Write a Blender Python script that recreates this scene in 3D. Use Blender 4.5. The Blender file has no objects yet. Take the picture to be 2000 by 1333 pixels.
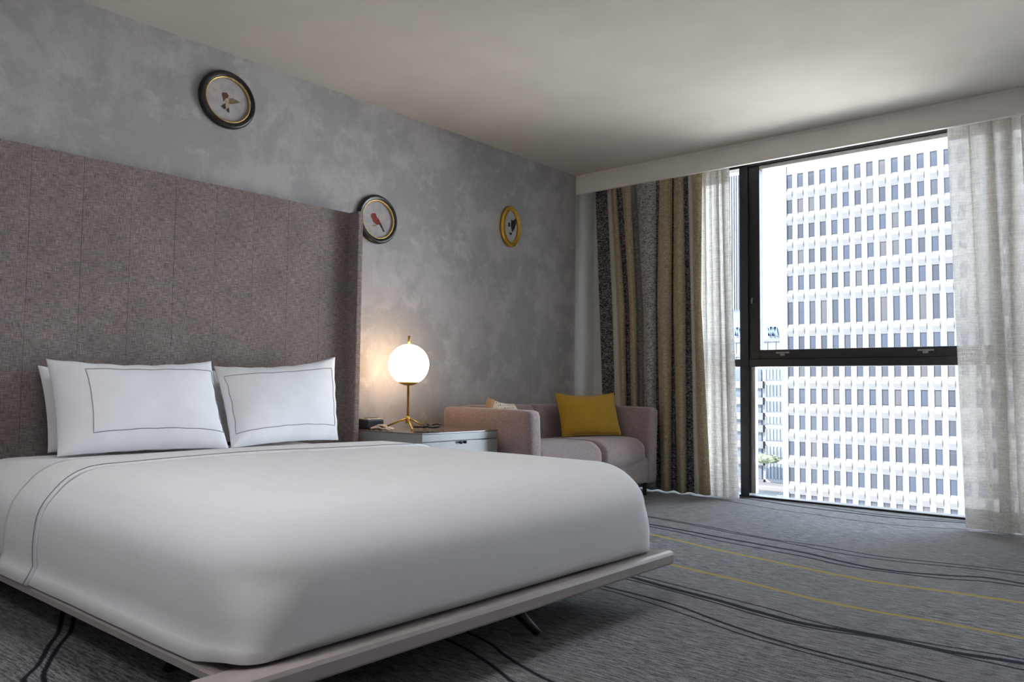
import bpy, bmesh, math, random
from mathutils import Vector, Matrix
random.seed(7)
scene = bpy.context.scene
COL = scene.collection

# ------------------------------------------------------------------ camera
F, YAW, PIT, ROLL = 1551.8, .7062, .0560, .011
CAM = Vector((3.98, -5.77, .82))
fw = Vector((-math.sin(YAW)*math.cos(PIT), math.cos(YAW)*math.cos(PIT), math.sin(PIT)))
r0 = Vector((math.cos(YAW), math.sin(YAW), 0)); u0 = r0.cross(fw)
RT = r0*math.cos(ROLL)+u0*math.sin(ROLL); UP = -r0*math.sin(ROLL)+u0*math.cos(ROLL)
cam_d = bpy.data.cameras.new('camera'); cam = bpy.data.objects.new('camera', cam_d); COL.objects.link(cam)
cam_d.sensor_width = 36; cam_d.lens = F/2000*36; cam_d.clip_start = .05; cam_d.clip_end = 2000
M = Matrix((RT, UP, -fw)).transposed().to_4x4(); M.translation = CAM
cam.matrix_world = M
scene.camera = cam

def un(x, y, **k):
    """pixel of the 2000x1333 photograph -> point on the plane X=, Y= or Z= given"""
    (a, v), = k.items(); i = 'XYZ'.index(a)
    d = fw*F+RT*(x-1000)-UP*(y-666.5)
    return CAM+d*((v-CAM[i])/d[i])

# ------------------------------------------------------------------ world, sun, exposure
w = bpy.data.worlds.new('sky'); scene.world = w; w.use_nodes = True
bg = w.node_tree.nodes['Background']; bg.inputs[0].default_value = (.76, .88, 1, 1); bg.inputs[1].default_value = 2.1
sd = bpy.data.lights.new('sun', 'SUN'); sd.energy = 5.4; sd.angle = .01; sd.color = (1, .93, .84)
sun = bpy.data.objects.new('sun', sd); COL.objects.link(sun)
sun.rotation_euler = Vector((.45, .8, -.9)).to_track_quat('-Z', 'Y').to_euler()
vs = scene.view_settings
vs.view_transform = 'Standard'; vs.look = 'None'; vs.gamma = 1; vs.use_curve_mapping = False; vs.exposure = 2.78

# ------------------------------------------------------------------ material helpers
class NT:
    def __init__(s, name):
        s.m = bpy.data.materials.new(name); s.m.use_nodes = True
        s.t = s.m.node_tree; s.t.nodes.clear()
        s.out = s.t.nodes.new('ShaderNodeOutputMaterial')
    def n(s, typ, ins=None, **kw):
        nd = s.t.nodes.new('ShaderNode'+typ)
        for k, v in kw.items(): setattr(nd, k, v)
        for k, v in (ins or {}).items():
            if isinstance(v, bpy.types.NodeSocket): s.t.links.new(v, nd.inputs[k])
            else: nd.inputs[k].default_value = v
        return nd
    def math(s, op, a, b=0., c=None):
        ins = {0: a, 1: b}
        if c is not None: ins[2] = c
        return s.n('Math', ins, operation=op).outputs[0]
    def mix(s, f, a, b):
        nd = s.n('Mix', data_type='RGBA')
        for i, v in ((0, f), (6, a), (7, b)):
            if isinstance(v, bpy.types.NodeSocket): s.t.links.new(v, nd.inputs[i])
            else: nd.inputs[i].default_value = v if i == 0 else (tuple(v)+(1,))[:4]
        return nd.outputs[2]
    def coord(s, scale=(1, 1, 1), kind='Object', rot=(0, 0, 0)):
        tc = s.n('TexCoord')
        return s.n('Mapping', {'Vector': tc.outputs[kind], 'Scale': scale, 'Rotation': rot}).outputs[0]
    def noise(s, vec, scale, detail=3, rough=.5, dist=0.):
        return s.n('TexNoise', {'Vector': vec, 'Scale': scale, 'Detail': detail, 'Roughness': rough, 'Distortion': dist}).outputs[0]
    def ramp(s, f, a, b):
        return s.n('MapRange', {0: f, 1: a, 2: b}, clamp=True, interpolation_type='SMOOTHSTEP').outputs[0]
    def bump(s, h, strength=.2, dist=.002):
        return s.n('Bump', {'Height': h, 'Strength': strength, 'Distance': dist}).outputs[0]
    def principled(s, **ins):
        p = s.n('BsdfPrincipled', {k.replace('_', ' '): v for k, v in ins.items()})
        s.t.links.new(p.outputs[0], s.out.inputs[0]); return p
    def surf(s, sh): s.t.links.new(sh, s.out.inputs[0])
def c4(c): return tuple(c)+(1,) if len(c) == 3 else c

def plain(name, col, rough=.5, metal=0., var=.04, scale=20, spec=.5, bump=0.):
    m = NT(name); n = m.noise(m.coord(), scale, 4)
    d = tuple(max(0, c*(1-var*2)) for c in col); e = tuple(min(1, c*(1+var*2)) for c in col)
    kw = dict(Base_Color=m.mix(m.ramp(n, .3, .7), d, e), Roughness=rough, Metallic=metal, Specular_IOR_Level=spec)
    if bump: kw['Normal'] = m.bump(n, bump)
    m.principled(**kw); return m.m

def weave(name, a, b, sx=(3, 60, 500), sy=(3, 500, 60), rough=.95, bump=.5, sheen=.15, patch=.15):
    """cloth of two thread directions"""
    m = NT(name)
    n1 = m.noise(m.coord(sx), 1, 3, .6); n2 = m.noise(m.coord(sy), 1, 3, .6)
    f = m.ramp(m.math('MULTIPLY', m.math('ADD', n1, n2), .5), .36, .64)
    p = m.noise(m.coord(), 5, 3)
    col = m.mix(f, a, b)
    col = m.mix(m.math('MULTIPLY', m.ramp(p, .3, .7), patch), col, tuple(x*.75 for x in a))
    m.principled(Base_Color=col, Roughness=rough, Normal=m.bump(f, bump, .0015), Specular_IOR_Level=.2, Sheen_Weight=sheen)
    return m.m

# wallpaper: cloudy leaf-like blotches on a ribbed ground
m = NT('wallpaper'); co = m.coord()
wp = m.noise(co, 1.3, 2, .5)
vec2 = m.n('VectorMath', {0: co, 1: m.n('VectorMath', {0: m.n('TexNoise', {'Vector': co, 'Scale': 5., 'Detail': 4.}).outputs[1], 3: .16}, operation='SCALE').outputs[0]}, operation='ADD').outputs[0]
big = m.noise(vec2, 2.1, 8, .66, .3); mid = m.noise(vec2, 7, 7, .7, .2)
fa = m.ramp(m.math('ADD', m.math('MULTIPLY', big, .75), m.math('MULTIPLY', mid, .25)), .44, .56)
fb = m.ramp(mid, .52, .66)
col = m.mix(fa, (.335, .325, .325), (.43, .402, .405))
col = m.mix(m.math('MULTIPLY', fb, .40), col, (.54, .525, .53))
col = m.mix(m.math('MULTIPLY', m.ramp(m.noise(vec2, 3.3, 6, .7), .54, .6), .35), col, (.30, .285, .285))
rib = m.noise(m.coord((1, 260, 22)), 1, 2)
col = m.mix(m.math('MULTIPLY', m.ramp(rib, .35, .65), .22), col, (.30, .30, .30))
m.principled(Base_Color=col, Roughness=.62, Specular_IOR_Level=.4, Normal=m.bump(rib, .25, .001)); WALLPAPER = m.m

CEIL = plain('ceiling_paint', (.62, .57, .515), .85, var=.015, scale=3)
PAINT = plain('wall_paint', (.52, .51, .49), .7, var=.02, scale=4)
VAL = plain('valance_paint', (.84, .81, .77), .6, var=.015, scale=4)
HEAD = weave('headboard_linen', (.115, .088, .082), (.36, .305, .29), (26, 26, 400), (400, 400, 26), patch=.25)
LINEN = weave('white_bed_linen', (.82, .81, .82), (.89, .88, .89), (40, 200, 200), (200, 40, 300), bump=.12, sheen=.05, patch=.05)
PILLOW = plain('white_pillow_cotton', (.84, .84, .86), .9, var=.015, scale=6, spec=.2)
m = NT('white_ribbed_coverlet'); rb = m.noise(m.coord((8, 30, 320)), 1, 2)
rb2 = m.noise(m.coord((330, 12, 20)), 1, 2)
f = m.math('ADD', m.math('MULTIPLY', rb, .6), m.math('MULTIPLY', rb2, .4))
m.principled(Base_Color=m.mix(m.ramp(f, .35, .65), (.83, .82, .83), (.86, .85, .86)), Roughness=.9, Specular_IOR_Level=.2, Normal=m.bump(f, .12, .0015)); COVER = m.m
STITCH = plain('grey_stitching', (.20, .20, .23), .8)
RAIL = plain('taupe_lacquer', (.42, .365, .345), .38, var=.02)
BLACK = plain('black_metal', (.012, .012, .014), .35, var=.1)
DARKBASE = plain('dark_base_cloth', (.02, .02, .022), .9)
MAUVE = weave('mauve_upholstery', (.215, .160, .162), (.34, .265, .272), (60, 200, 200), (200, 60, 200), bump=.2, sheen=.35)
MUSTARD = weave('mustard_cotton', (.34, .20, .020), (.47, .285, .030), (60, 200, 300), (200, 60, 300), bump=.15, sheen=.2)
LACQ = plain('grey_green_lacquer', (.25, .258, .258), .25, var=.015, scale=3)
m = NT('smoked_glass_top'); m.principled(Base_Color=m.mix(m.noise(m.coord(), 3), (.16, .14, .13), (.20, .175, .16)), Roughness=.08, Specular_IOR_Level=.7); GTOP = m.m
BRASS = plain('brushed_brass', (.62, .40, .10), .3, 1., var=.06)
GOLD = plain('gilt_wood', (.62, .38, .06), .32, .85, var=.05, scale=20)
GOLDRIM = plain('gilt_rim', (.60, .42, .18), .35, .8, var=.1, scale=60)
EBONY = plain('ebonised_wood', (.014, .012, .012), .28, var=.15)
MAT = plain('picture_mount', (.40, .38, .38), .9, var=.05, scale=25)
FRAME = plain('dark_bronze_aluminium', (.030, .030, .034), .38, .4, var=.08)
FRAMEG = plain('grey_aluminium', (.30, .29, .28), .35, .5, var=.05)
NAVYP = plain('black_plastic', (.015, .018, .03), .3)
CLOTHW = plain('white_cable_plastic', (.62, .56, .50), .5)
m = NT('window_glass'); tr = m.n('BsdfTransparent', {'Color': (.97, .985, 1, 1)}); gl = m.n('BsdfGlossy', {'Color': (1, 1, 1, 1), 'Roughness': .0})
fr = m.n('Fresnel', {'IOR': 1.35}); m.surf(m.n('MixShader', {0: fr.outputs[0], 1: tr.outputs[0], 2: gl.outputs[0]}).outputs[0]); GLASS = m.m

# lit opal globe
m = NT('opal_globe'); em = m.n('Emission', {'Color': (1, .67, .36, 1), 'Strength': 1.55}); df = m.n('BsdfDiffuse', {'Color': (.9, .87, .8, 1)})
m.surf(m.n('AddShader', {0: em.outputs[0], 1: df.outputs[0]}).outputs[0]); GLOBE = m.m

# carpet: heathered loop pile with hand-drawn lines
LINES = [  # (width m, colour key, [(X, Y)...])
 (.013, 'k', [(1.47,-1.34),(1.82,-1.41),(2.21,-1.51),(2.48,-1.52),(2.81,-1.57),(3.08,-1.52),(3.38,-1.48)]),
 (.013, 'k', [(1.57,-1.385),(1.97,-1.49),(2.29,-1.55),(2.65,-1.64),(2.89,-1.638),(3.14,-1.575),(3.39,-1.555)]),
 (.024, 'k', [(1.61,-1.587),(2.05,-1.672),(2.28,-1.709),(2.5,-1.752),(2.71,-1.83),(2.89,-1.868),(3.14,-1.79),(3.27,-1.72),(3.42,-1.732)]),
 (.015, 'k', [(1.65,-1.66),(2.02,-1.754),(2.33,-1.81),(2.53,-1.845),(2.74,-1.91),(2.95,-1.901),(3.15,-1.865),(3.29,-1.80),(3.43,-1.795)]),
 (.026, 'y', [(1.77,-1.874),(2.05,-1.96),(2.35,-2.03),(2.62,-2.09),(2.92,-2.135),(3.2,-2.11),(3.47,-2.094)]),
 (.022, 'y', [(2.08,-2.44),(2.31,-2.483),(2.57,-2.53),(2.81,-2.59),(3.05,-2.615),(3.31,-2.605),(3.54,-2.614)]),
 (.009, 'k', [(2.1,-2.731),(2.31,-2.769),(2.53,-2.808),(2.76,-2.85),(2.97,-2.905),(3.14,-2.91),(3.37,-2.883),(3.57,-2.857)]),
 (.026, 'k', [(2.1,-2.779),(2.32,-2.829),(2.56,-2.872),(2.74,-2.918),(2.94,-2.95),(3.06,-2.935),(3.18,-2.928),(3.38,-2.935),(3.58,-2.903)]),
 (.010, 'k', [(2.12,-2.826),(2.33,-2.862),(2.58,-2.915),(2.81,-2.97),(3.0,-2.98),(3.15,-2.948),(3.3,-2.945),(3.45,-2.962),(3.59,-2.968)]),
 (.013, 'k', [(2.11,-2.995),(2.31,-3.016),(2.49,-3.05),(2.69,-3.125),(2.85,-3.176),(3.04,-3.214),(3.23,-3.226),(3.37,-3.228),(3.43,-3.238)]),
 (.008, 'k', [(2.14,-3.037),(2.31,-3.065),(2.47,-3.106),(2.66,-3.162),(2.82,-3.214),(3.01,-3.246),(3.17,-3.267),(3.32,-3.277),(3.38,-3.282)]),
 (.011, 'k', [(2.22,-3.932),(2.33,-3.967),(2.44,-4.01),(2.53,-4.049)]),
 (.011, 'k', [(2.25,-3.845),(2.38,-3.905),(2.5,-3.948),(2.61,-3.977)]),
 (.013, 'k', [(1.42,-.327),(1.76,-.44),(2.12,-.50),(2.46,-.55),(2.73,-.51),(2.96,-.41)]),
 (.030, 'k', [(1.5,-.105),(1.84,-.204),(2.2,-.245),(2.53,-.255),(2.8,-.18),(2.9,-.15)]),
 (.022, 'k', [(1.45,-.02),(1.97,-.09),(2.43,-.175),(2.79,-.11),(2.9,-.08)]),
 (.012, 'k', [(1.13,-4.705),(1.28,-4.79),(1.43,-4.87),(1.54,-4.943)]),
 (.012, 'k', [(1.15,-4.675),(1.28,-4.755),(1.41,-4.83),(1.58,-4.905)]),
]
m = NT('carpet'); co = m.coord(); sep = m.n('SeparateXYZ', {0: co})
fib = m.noise(m.coord((13, 120, 1)), 1, 3, .65); tuft = m.noise(co, 230, 2); fine = m.noise(m.coord((40, 260, 1)), 1, 2, .6)
f = m.math('ADD', m.math('MULTIPLY', fib, .5), m.math('ADD', m.math('MULTIPLY', tuft, .25), m.math('MULTIPLY', fine, .25)))
col = m.mix(m.ramp(f, .40, .60), (.060, .060, .066), (.29, .285, .29))
col = m.mix(m.math('MULTIPLY', m.ramp(m.noise(co, .9, 2), .4, .65), .35), col, (.21, .20, .185))
xn = m.math('DIVIDE', sep.outputs[0], 5.); yn = m.math('DIVIDE', m.math('ADD', sep.outputs[1], 7.5), 7.5)
wob = m.math('MULTIPLY', m.math('SUBTRACT', tuft, .5), .010)
masks = {'k': None, 'y': None}
for wd, key, pts in LINES:
    (xa, ya), (xb, yb) = pts[0], pts[-1]
    pts = [(max(0., xa-1.1), ya+(.12 if xa > 1.2 else .35))]+pts+[(min(5., xb+.5), yb-.02), (5., yb-.1)]
    fc = m.n('FloatCurve', {1: xn}); cv = fc.mapping.curves[0]
    pp = [(0, (pts[0][1]+7.5)/7.5)]*(pts[0][0] > .05)+[(x/5, (y+7.5)/7.5) for x, y in pts]
    while len(cv.points) < len(pp): cv.points.new(.5, .5)
    for q, (x, y) in zip(cv.points, pp): q.location = (x, y); q.handle_type = 'AUTO'
    fc.mapping.update()
    d = m.math('ABSOLUTE', m.math('MULTIPLY', m.math('SUBTRACT', fc.outputs[0], yn), 7.5))
    d = m.math('ADD', d, wob)
    k = m.n('MapRange', {0: d, 1: wd*.62+.004, 2: wd*.62-.002}, clamp=True).outputs[0]
    masks[key] = k if masks[key] is None else m.math('MAXIMUM', masks[key], k)
col = m.mix(m.math('MULTIPLY', masks['y'], .85), col, m.mix(tuft, (.27, .20, .035), (.42, .33, .08)))
col = m.mix(m.math('MULTIPLY', masks['k'], .96), col, (.012, .012, .022))
m.principled(Base_Color=col, Roughness=.97, Specular_IOR_Level=.1, Normal=m.bump(f, .8, .006)); CARPET = m.m

# drape cloths
def drape(name, a, b, scale, thr=(.45, .55), k=.5):
    """short scratchy cross strokes woven over a ground"""
    m = NT(name); n = m.noise(m.coord((60, 60, 260)), 1, 2, .5, 1.5); n2 = m.noise(m.coord((scale*.8, scale*.8, scale*2.8)), 1, 2, .5, 1.6)
    f = m.ramp(m.math('ADD', m.math('MULTIPLY', n2, 1-k*.5), m.math('MULTIPLY', n, k*.5)), *thr)
    df = m.n('BsdfDiffuse', {'Color': m.mix(f, a, b), 'Normal': m.bump(f, .3, .002)}); tl = m.n('BsdfTranslucent', {'Color': m.mix(f, a, b)})
    m.surf(m.n('MixShader', {0: .12, 1: df.outputs[0], 2: tl.outputs[0]}).outputs[0]); return m.m
D_NAVY = drape('drape_navy_scratch', (.030, .031, .044), (.42, .40, .38), 55, (.44, .64))
D_GOLD = drape('drape_gold_hatch', (.29, .23, .135), (.54, .475, .345), 60, (.36, .64))
D_LIGHT = drape('drape_pale', (.50, .47, .42), (.56, .53, .48), 40)
D_SILV = drape('drape_silver_scratch', (.10, .10, .12), (.52, .50, .48), 55, (.38, .58))
D_GREY = drape('drape_grey', (.13, .125, .125), (.28, .27, .26), 50, (.42, .6))
def sheer(name, alpha, tl_=.17):
    m = NT(name)
    n1 = m.noise(m.coord((14, 14, 330)), 1, 3, .6); n2 = m.noise(m.coord((330, 330, 14)), 1, 3, .6)
    f = m.ramp(m.math('MULTIPLY', m.math('ADD', n1, n2), .5), .38, .62)
    col = m.mix(f, (.50, .48, .45), (.72, .69, .65))
    df = m.n('BsdfDiffuse', {'Color': col}); tl = m.n('BsdfTranslucent', {'Color': col}); tp = m.n('BsdfTransparent')
    cl = m.n('MixShader', {0: tl_, 1: df.outputs[0], 2: tl.outputs[0]})
    a = m.math('ADD', alpha-.12, m.math('MULTIPLY', f, .24))
    m.surf(m.n('MixShader', {0: a, 1: tp.outputs[0], 2: cl.outputs[0]}).outputs[0]); return m.m
SHEER = sheer('sheer_linen', .80, .19); HEM = sheer('sheer_hem', .95, .08); SHEERL = sheer('sheer_linen_bright', .90, .36)

# ------------------------------------------------------------------ mesh helpers
def tag(o, label=None, cat=None, group=None, kind=None):
    for k, v in (('label', label), ('category', cat), ('group', group), ('kind', kind)):
        if v: o[k] = v
    return o
def empty(name, loc, label=None, cat=None, group=None, kind=None):
    o = bpy.data.objects.new(name, None); COL.objects.link(o); o.location = loc; o.empty_display_size = .1
    return tag(o, label, cat, group, kind)
def wloc(o):
    v = Vector((0, 0, 0))
    while o: v = v+Vector(o.location); o = o.parent
    return v
def link(name, me, mats, parent=None, smooth=False, origin=None):
    """world-space mesh data -> object under parent, origin at its own base"""
    if not isinstance(mats, (list, tuple)): mats = [mats]
    for x in mats: me.materials.append(x)
    if smooth:
        for p in me.polygons: p.use_smooth = True
    o = bpy.data.objects.new(name, me); COL.objects.link(o)
    base = wloc(parent) if parent else Vector((0, 0, 0))
    if origin is None: origin = base
    origin = Vector(origin)
    me.transform(Matrix.Translation(-origin)); o.location = origin-base; o.parent = parent
    return o
def from_bm(name, bm):
    me = bpy.data.meshes.new(name); bmesh.ops.recalc_face_normals(bm, faces=bm.faces); bm.to_mesh(me); bm.free(); return me
def pyd(name, v, f):
    me = bpy.data.meshes.new(name); me.from_pydata([tuple(x) for x in v], [], f); me.update(); return me
def box_bm(lo, hi, bev=.003, seg=2):
    bm = bmesh.new(); bmesh.ops.create_cube(bm, size=1)
    lo, hi = Vector(lo), Vector(hi)
    for v in bm.verts: v.co = Vector([(lo[i]+hi[i])/2+v.co[i]*(hi[i]-lo[i]) for i in range(3)])
    if bev: bmesh.ops.bevel(bm, geom=list(bm.edges), offset=min(bev, min(hi-lo)*.45), segments=seg, affect='EDGES', profile=.5)
    return bm
def box(name, lo, hi, mat, parent=None, bev=.003, seg=2, smooth=False):
    return link(name, from_bm(name, box_bm(lo, hi, bev, seg)), mat, parent, smooth)
def boxes(name, L, mat, parent=None, bev=0):
    bm = bmesh.new()
    for lo, hi in L:
        t = box_bm(lo, hi, bev); me = bpy.data.meshes.new('t'); t.to_mesh(me); t.free(); bm.from_mesh(me); bpy.data.meshes.remove(me)
    return link(name, from_bm(name, bm), mat, parent)
def tube(name, pts, r, mat, parent=None, n=10, closed=False, smooth=True):
    P = [Vector(p) for p in pts]; R = r if isinstance(r, (list, tuple)) else [r]*len(P)
    V = []; Fc = []; k = len(P)
    for i, p in enumerate(P):
        a = P[i-1] if (i or closed) else p; b = P[(i+1) % k] if (i < k-1 or closed) else p
        t = (b-a).normalized(); s = t.orthogonal() if abs(t.z) > .95 else t.cross(Vector((0, 0, 1)))
        s.normalize(); q = t.cross(s)
        for j in range(n):
            an = 2*math.pi*j/n; V.append(p+(s*math.cos(an)+q*math.sin(an))*R[i])
    for i in range(k if closed else k-1):
        for j in range(n):
            a = i*n+j; b = i*n+(j+1) % n; c = ((i+1) % k)*n+(j+1) % n; d = ((i+1) % k)*n+j
            Fc.append((a, b, c, d))
    if not closed: Fc += [tuple(range(n))[::-1], tuple(range((k-1)*n, k*n))]
    return link(name, pyd(name, V, Fc), mat, parent, smooth)
def lathe(name, prof, c, mat, parent=None, n=32, smooth=True):
    V = []; Fc = []; k = len(prof)
    for j in range(n):
        a = 2*math.pi*j/n
        for r, z in prof: V.append((c[0]+r*math.cos(a), c[1]+r*math.sin(a), c[2]+z))
    for j in range(n):
        for i in range(k-1): Fc.append((j*k+i, ((j+1) % n)*k+i, ((j+1) % n)*k+i+1, j*k+i+1))
    me = pyd(name, V, Fc); bm = bmesh.new(); bm.from_mesh(me); bmesh.ops.remove_doubles(bm, verts=bm.verts, dist=1e-5); bpy.data.meshes.remove(me)
    return link(name, from_bm(name, bm), mat, parent, smooth)
def rbox(name, lo, hi, r, mat, parent=None, n=(16, 16, 8), fn=None, rbot=None, p=2.0, squash=None):
    """soft upholstered block: dense box pushed onto a rounded one; fn shapes it further"""
    lo, hi = Vector(lo), Vector(hi); rx, ry, rz = r if isinstance(r, (list, tuple)) else (r, r, r)
    rb = rz if rbot is None else rbot
    idx = {}; V = []; Fc = []
    def vid(i, j, k):
        key = (i, j, k)
        if key not in idx:
            u = [math.copysign(abs(2*t/m_-1)**.85, 2*t/m_-1)*.5+.5 for t, m_ in ((i, n[0]), (j, n[1]), (k, n[2]))]
            q = Vector([lo[a]+(hi[a]-lo[a])*u[a] for a in range(3)])
            inn = [min(max(q[0], lo[0]+rx), hi[0]-rx), min(max(q[1], lo[1]+ry), hi[1]-ry), min(max(q[2], lo[2]+rb), hi[2]-rz)]
            d = [(q[0]-inn[0])/rx, (q[1]-inn[1])/ry, (q[2]-inn[2])/(rz if q[2] > inn[2] else rb)]
            mx = max(abs(t) for t in d); ln = sum(abs(t)**p for t in d)**(1/p)
            if ln > 1e-9: d = [t*mx/ln for t in d]
            q = Vector((inn[0]+d[0]*rx, inn[1]+d[1]*ry, inn[2]+d[2]*(rz if d[2] > 0 else rb)))
            if fn: q = Vector(fn(q))
            idx[key] = len(V); V.append(q)
        return idx[key]
    nx, ny, nz = n
    for i in range(nx):
        for j in range(ny):
            Fc.append((vid(i, j, nz), vid(i+1, j, nz), vid(i+1, j+1, nz), vid(i, j+1, nz)))
            Fc.append((vid(i, j, 0), vid(i, j+1, 0), vid(i+1, j+1, 0), vid(i+1, j, 0)))
        for k in range(nz):
            Fc.append((vid(i, 0, k), vid(i+1, 0, k), vid(i+1, 0, k+1), vid(i, 0, k+1)))
            Fc.append((vid(i, ny, k), vid(i, ny, k+1), vid(i+1, ny, k+1), vid(i+1, ny, k)))
    for j in range(ny):
        for k in range(nz):
            Fc.append((vid(0, j, k), vid(0, j, k+1), vid(0, j+1, k+1), vid(0, j+1, k)))
            Fc.append((vid(nx, j, k), vid(nx, j+1, k), vid(nx, j+1, k+1), vid(nx, j, k+1)))
    return link(name, pyd(name, V, Fc), mat, parent, True)
def wave(x, y, s=1.): return math.sin(x*3.1*s+y*1.7*s)*.5+math.sin(x*1.3*s-y*4.3*s+1.1)*.3+math.sin(x*7.7*s+y*5.9*s+2)*.2

# ------------------------------------------------------------------ setting
XR, YB, ZC = 4.75, -7.3, 2.633      # far side wall, rear wall, ceiling
VY, VZ = -.28, 2.468                # curtain valance: face and lower edge
S = 'structure'
tag(box('floor', (-.15, YB-.15, -.12), (XR+.15, .06, 0), CARPET, bev=0), kind=S)
tag(box('ceiling', (-.15, YB-.15, ZC), (XR+.15, .25, ZC+.15), CEIL, bev=0), kind=S)
tag(box('wall_left', (-.15, YB-.15, 0), (0, VY, ZC), WALLPAPER, bev=0), kind=S)
tag(box('wall_alcove', (-.15, VY, 0), (0, .25, ZC), PAINT, bev=0), kind=S)
tag(box('wall_right', (XR, YB-.15, 0), (XR+.15, .25, ZC), PAINT, bev=0), kind=S)
tag(box('wall_back', (-.15, YB-.15, 0), (XR+.15, YB, ZC), PAINT, bev=0), kind=S)
tag(box('wall_window', (0, .0, 0), (.30, .25, ZC), PAINT, bev=0), kind=S)
tag(box('wall_window_head', (.30, .02, 2.545), (XR, .25, ZC), FRAME, bev=0), kind=S)
v = tag(box('trim_1', (0, VY, VZ), (XR, VY+.03, ZC-.022), VAL, bev=.002), kind=S)
box('shadow_gap_bead', (0, VY+.006, ZC-.022), (XR, VY+.03, ZC), VAL, v, bev=0)
tag(box('baseboard_left', (0, YB, 0), (.014, VY, .10), VAL), kind=S)

# window: dark bronze frame, one opening sash above the transom
W = empty('window_1', (1.41, .03, 0), kind=S)
box('mullion', (1.372, -.03, .0), (1.44, .09, 2.56), FRAME, W)
box('mullion', (3.75, -.03, .0), (3.82, .09, 2.56), FRAME, W)
box('jamb', (.30, -.03, 0), (.36, .09, 2.56), FRAME, W)
box('jamb', (XR-.06, -.03, 0), (XR, .09, 2.56), FRAME, W)
box('head', (.30, -.03, 2.515), (XR, .09, 2.58), FRAME, W)
box('sill', (.30, -.02, 0), (XR, .09, .014), FRAME, W)
for x0, x1 in ((.36, 1.372), (1.44, 3.75), (3.82, XR-.06)):
    box('transom', (x0, -.02, .982), (x1, .08, 1.040), FRAME, W)
for x0, x1 in ((.36, 1.372), (3.82, XR-.06)):
    box('pane', (x0, .030, 1.04), (x1, .036, 2.515), GLASS, W, bev=0); box('pane', (x0, .030, .028), (x1, .036, .982), GLASS, W, bev=0)
box('pane', (1.475, .030, .028), (3.74, .036, .982), GLASS, W, bev=0)
box('glazing_bead', (1.44, .0, .028), (1.478, .05, .982), FRAMEG, W)
sa = box('sash_stile', (1.44, -.012, 1.04), (1.525, .06, 2.515), FRAME, W)
box('sash_stile', (3.67, -.012, 1.04), (3.75, .06, 2.515), FRAME, W)
rl = box('sash_rail', (1.525, -.012, 1.04), (3.67, .06, 1.108), FRAME, W)
box('sash_rail', (1.525, -.012, 2.488), (3.67, .06, 2.515), FRAMEG, W)
box('pane', (1.525, .030, 1.108), (3.67, .036, 2.488), GLASS, W, bev=0)
for x in (1.70, 2.66):
    h = box('latch', (x-.05, -.022, 1.078), (x+.05, -.012, 1.090), FRAMEG, rl)
    box('thumb_tab', (x-.018, -.026, 1.062), (x+.018, -.012, 1.078), FRAMEG, rl)
tube('stay_pin', [(1.47, -.012, 1.50), (1.47, -.03, 1.50), (1.47, -.035, 1.46)], .006, FRAMEG, W, 8)

# added fill lights in the form of flush ceiling lamps, out of view
def fill_lamp(x, y_, r_, power, label):
    m = NT('fill_emitter'); m.surf(m.n('Emission', {'Color': (.95, .95, 1, 1), 'Strength': power}).outputs[0])
    cl = empty('fill_lamp', (x, y_, ZC), label, 'lamp', 'added fill lamps')
    lathe('housing', [(0, 0), (r_, 0), (r_, -.05), (r_-.015, -.05)], (x, y_, ZC), VAL, cl, 40)
    lathe('diffuser', [(r_-.015, -.045), (r_*.8, -.055), (r_*.5, -.060), (0, -.062)], (x, y_, ZC), m.m, cl, 40)
fill_lamp(2.35, -4.75, .40, 1.9, 'large round fill lamp added out of view above the foot of the bed')
fill_lamp(2.2, -6.75, .30, 4.2, 'smaller round fill lamp added out of view over the room entry')

# ------------------------------------------------------------------ headboard
HB = empty('headboard', (0, -3.9, 0), 'tall taupe linen headboard with stitched vertical channels behind the bed', 'headboard')
box('backing', (.002, -5.04, .05), (.03, -2.75, 1.860), HEAD, HB)
y = -5.062
edges = [-5.04]+[-4.730+.2215*i for i in range(9)]+[-2.752]
for a, b in zip(edges, edges[1:]):
    box('panel', (.02, a+.0003, .05), (.08, b-.0003, 1.868), HEAD, HB, bev=.0016, seg=2)
for a, b in ((-2.752, -2.712), (-5.08, -5.04)):
    box('wing', (.002, a, .05), (.172, b, 1.868), HEAD, HB, bev=.008, seg=3)

# ------------------------------------------------------------------ bed
B = empty('bed_frame', (1.3, -3.92, 0), 'low platform bed frame with a thin taupe lacquered rail and dark legs', 'bed frame')
def rail(name, a, b, out, slim=0):
    """thin rail with a rounded lip and an undercut below"""
    a, b, out = Vector(a), Vector(b), Vector(out); prof = [(-.12, .150), (-.12, .178), (-.05, .188), (-.018, .190), (-.004, .186), (0, .176), (-.004, .146), (-.012, .138), (-.05, .134)]
    d = (b-a).normalized(); V = []; k = len(prof)
    for e, sg in ((a, -1), (b, 1)):
        for o, z in prof: V.append(e+out*o+Vector((0, 0, .168-(.19-z)*.65 if slim else z)))
    Fc = [(i, (i+1) % k, k+(i+1) % k, k+i) for i in range(k)]+[tuple(range(k))[::-1], tuple(range(k, 2*k))]
    bm = bmesh.new(); me = pyd(name, V, Fc); bm.from_mesh(me)
    return link(name, from_bm(name, bm), RAIL, B)
RX, RY0, RY1 = 2.448, -4.812, -3.050
rail('foot_rail', (RX, -4.886, 0), (RX, -2.998, 0), (1, 0, 0))     # foot board runs past the side rails
rail('side_rail', (.09, RY0, 0), (RX-.12, RY0, 0), (0, -1, 0), 1)
rail('side_rail', (RX-.12, RY1, 0), (.09, RY1, 0), (0, 1, 0), 1)
box('platform', (.09, RY0+.1, .130), (RX-.1, RY1-.1, .160), DARKBASE, B)
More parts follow.
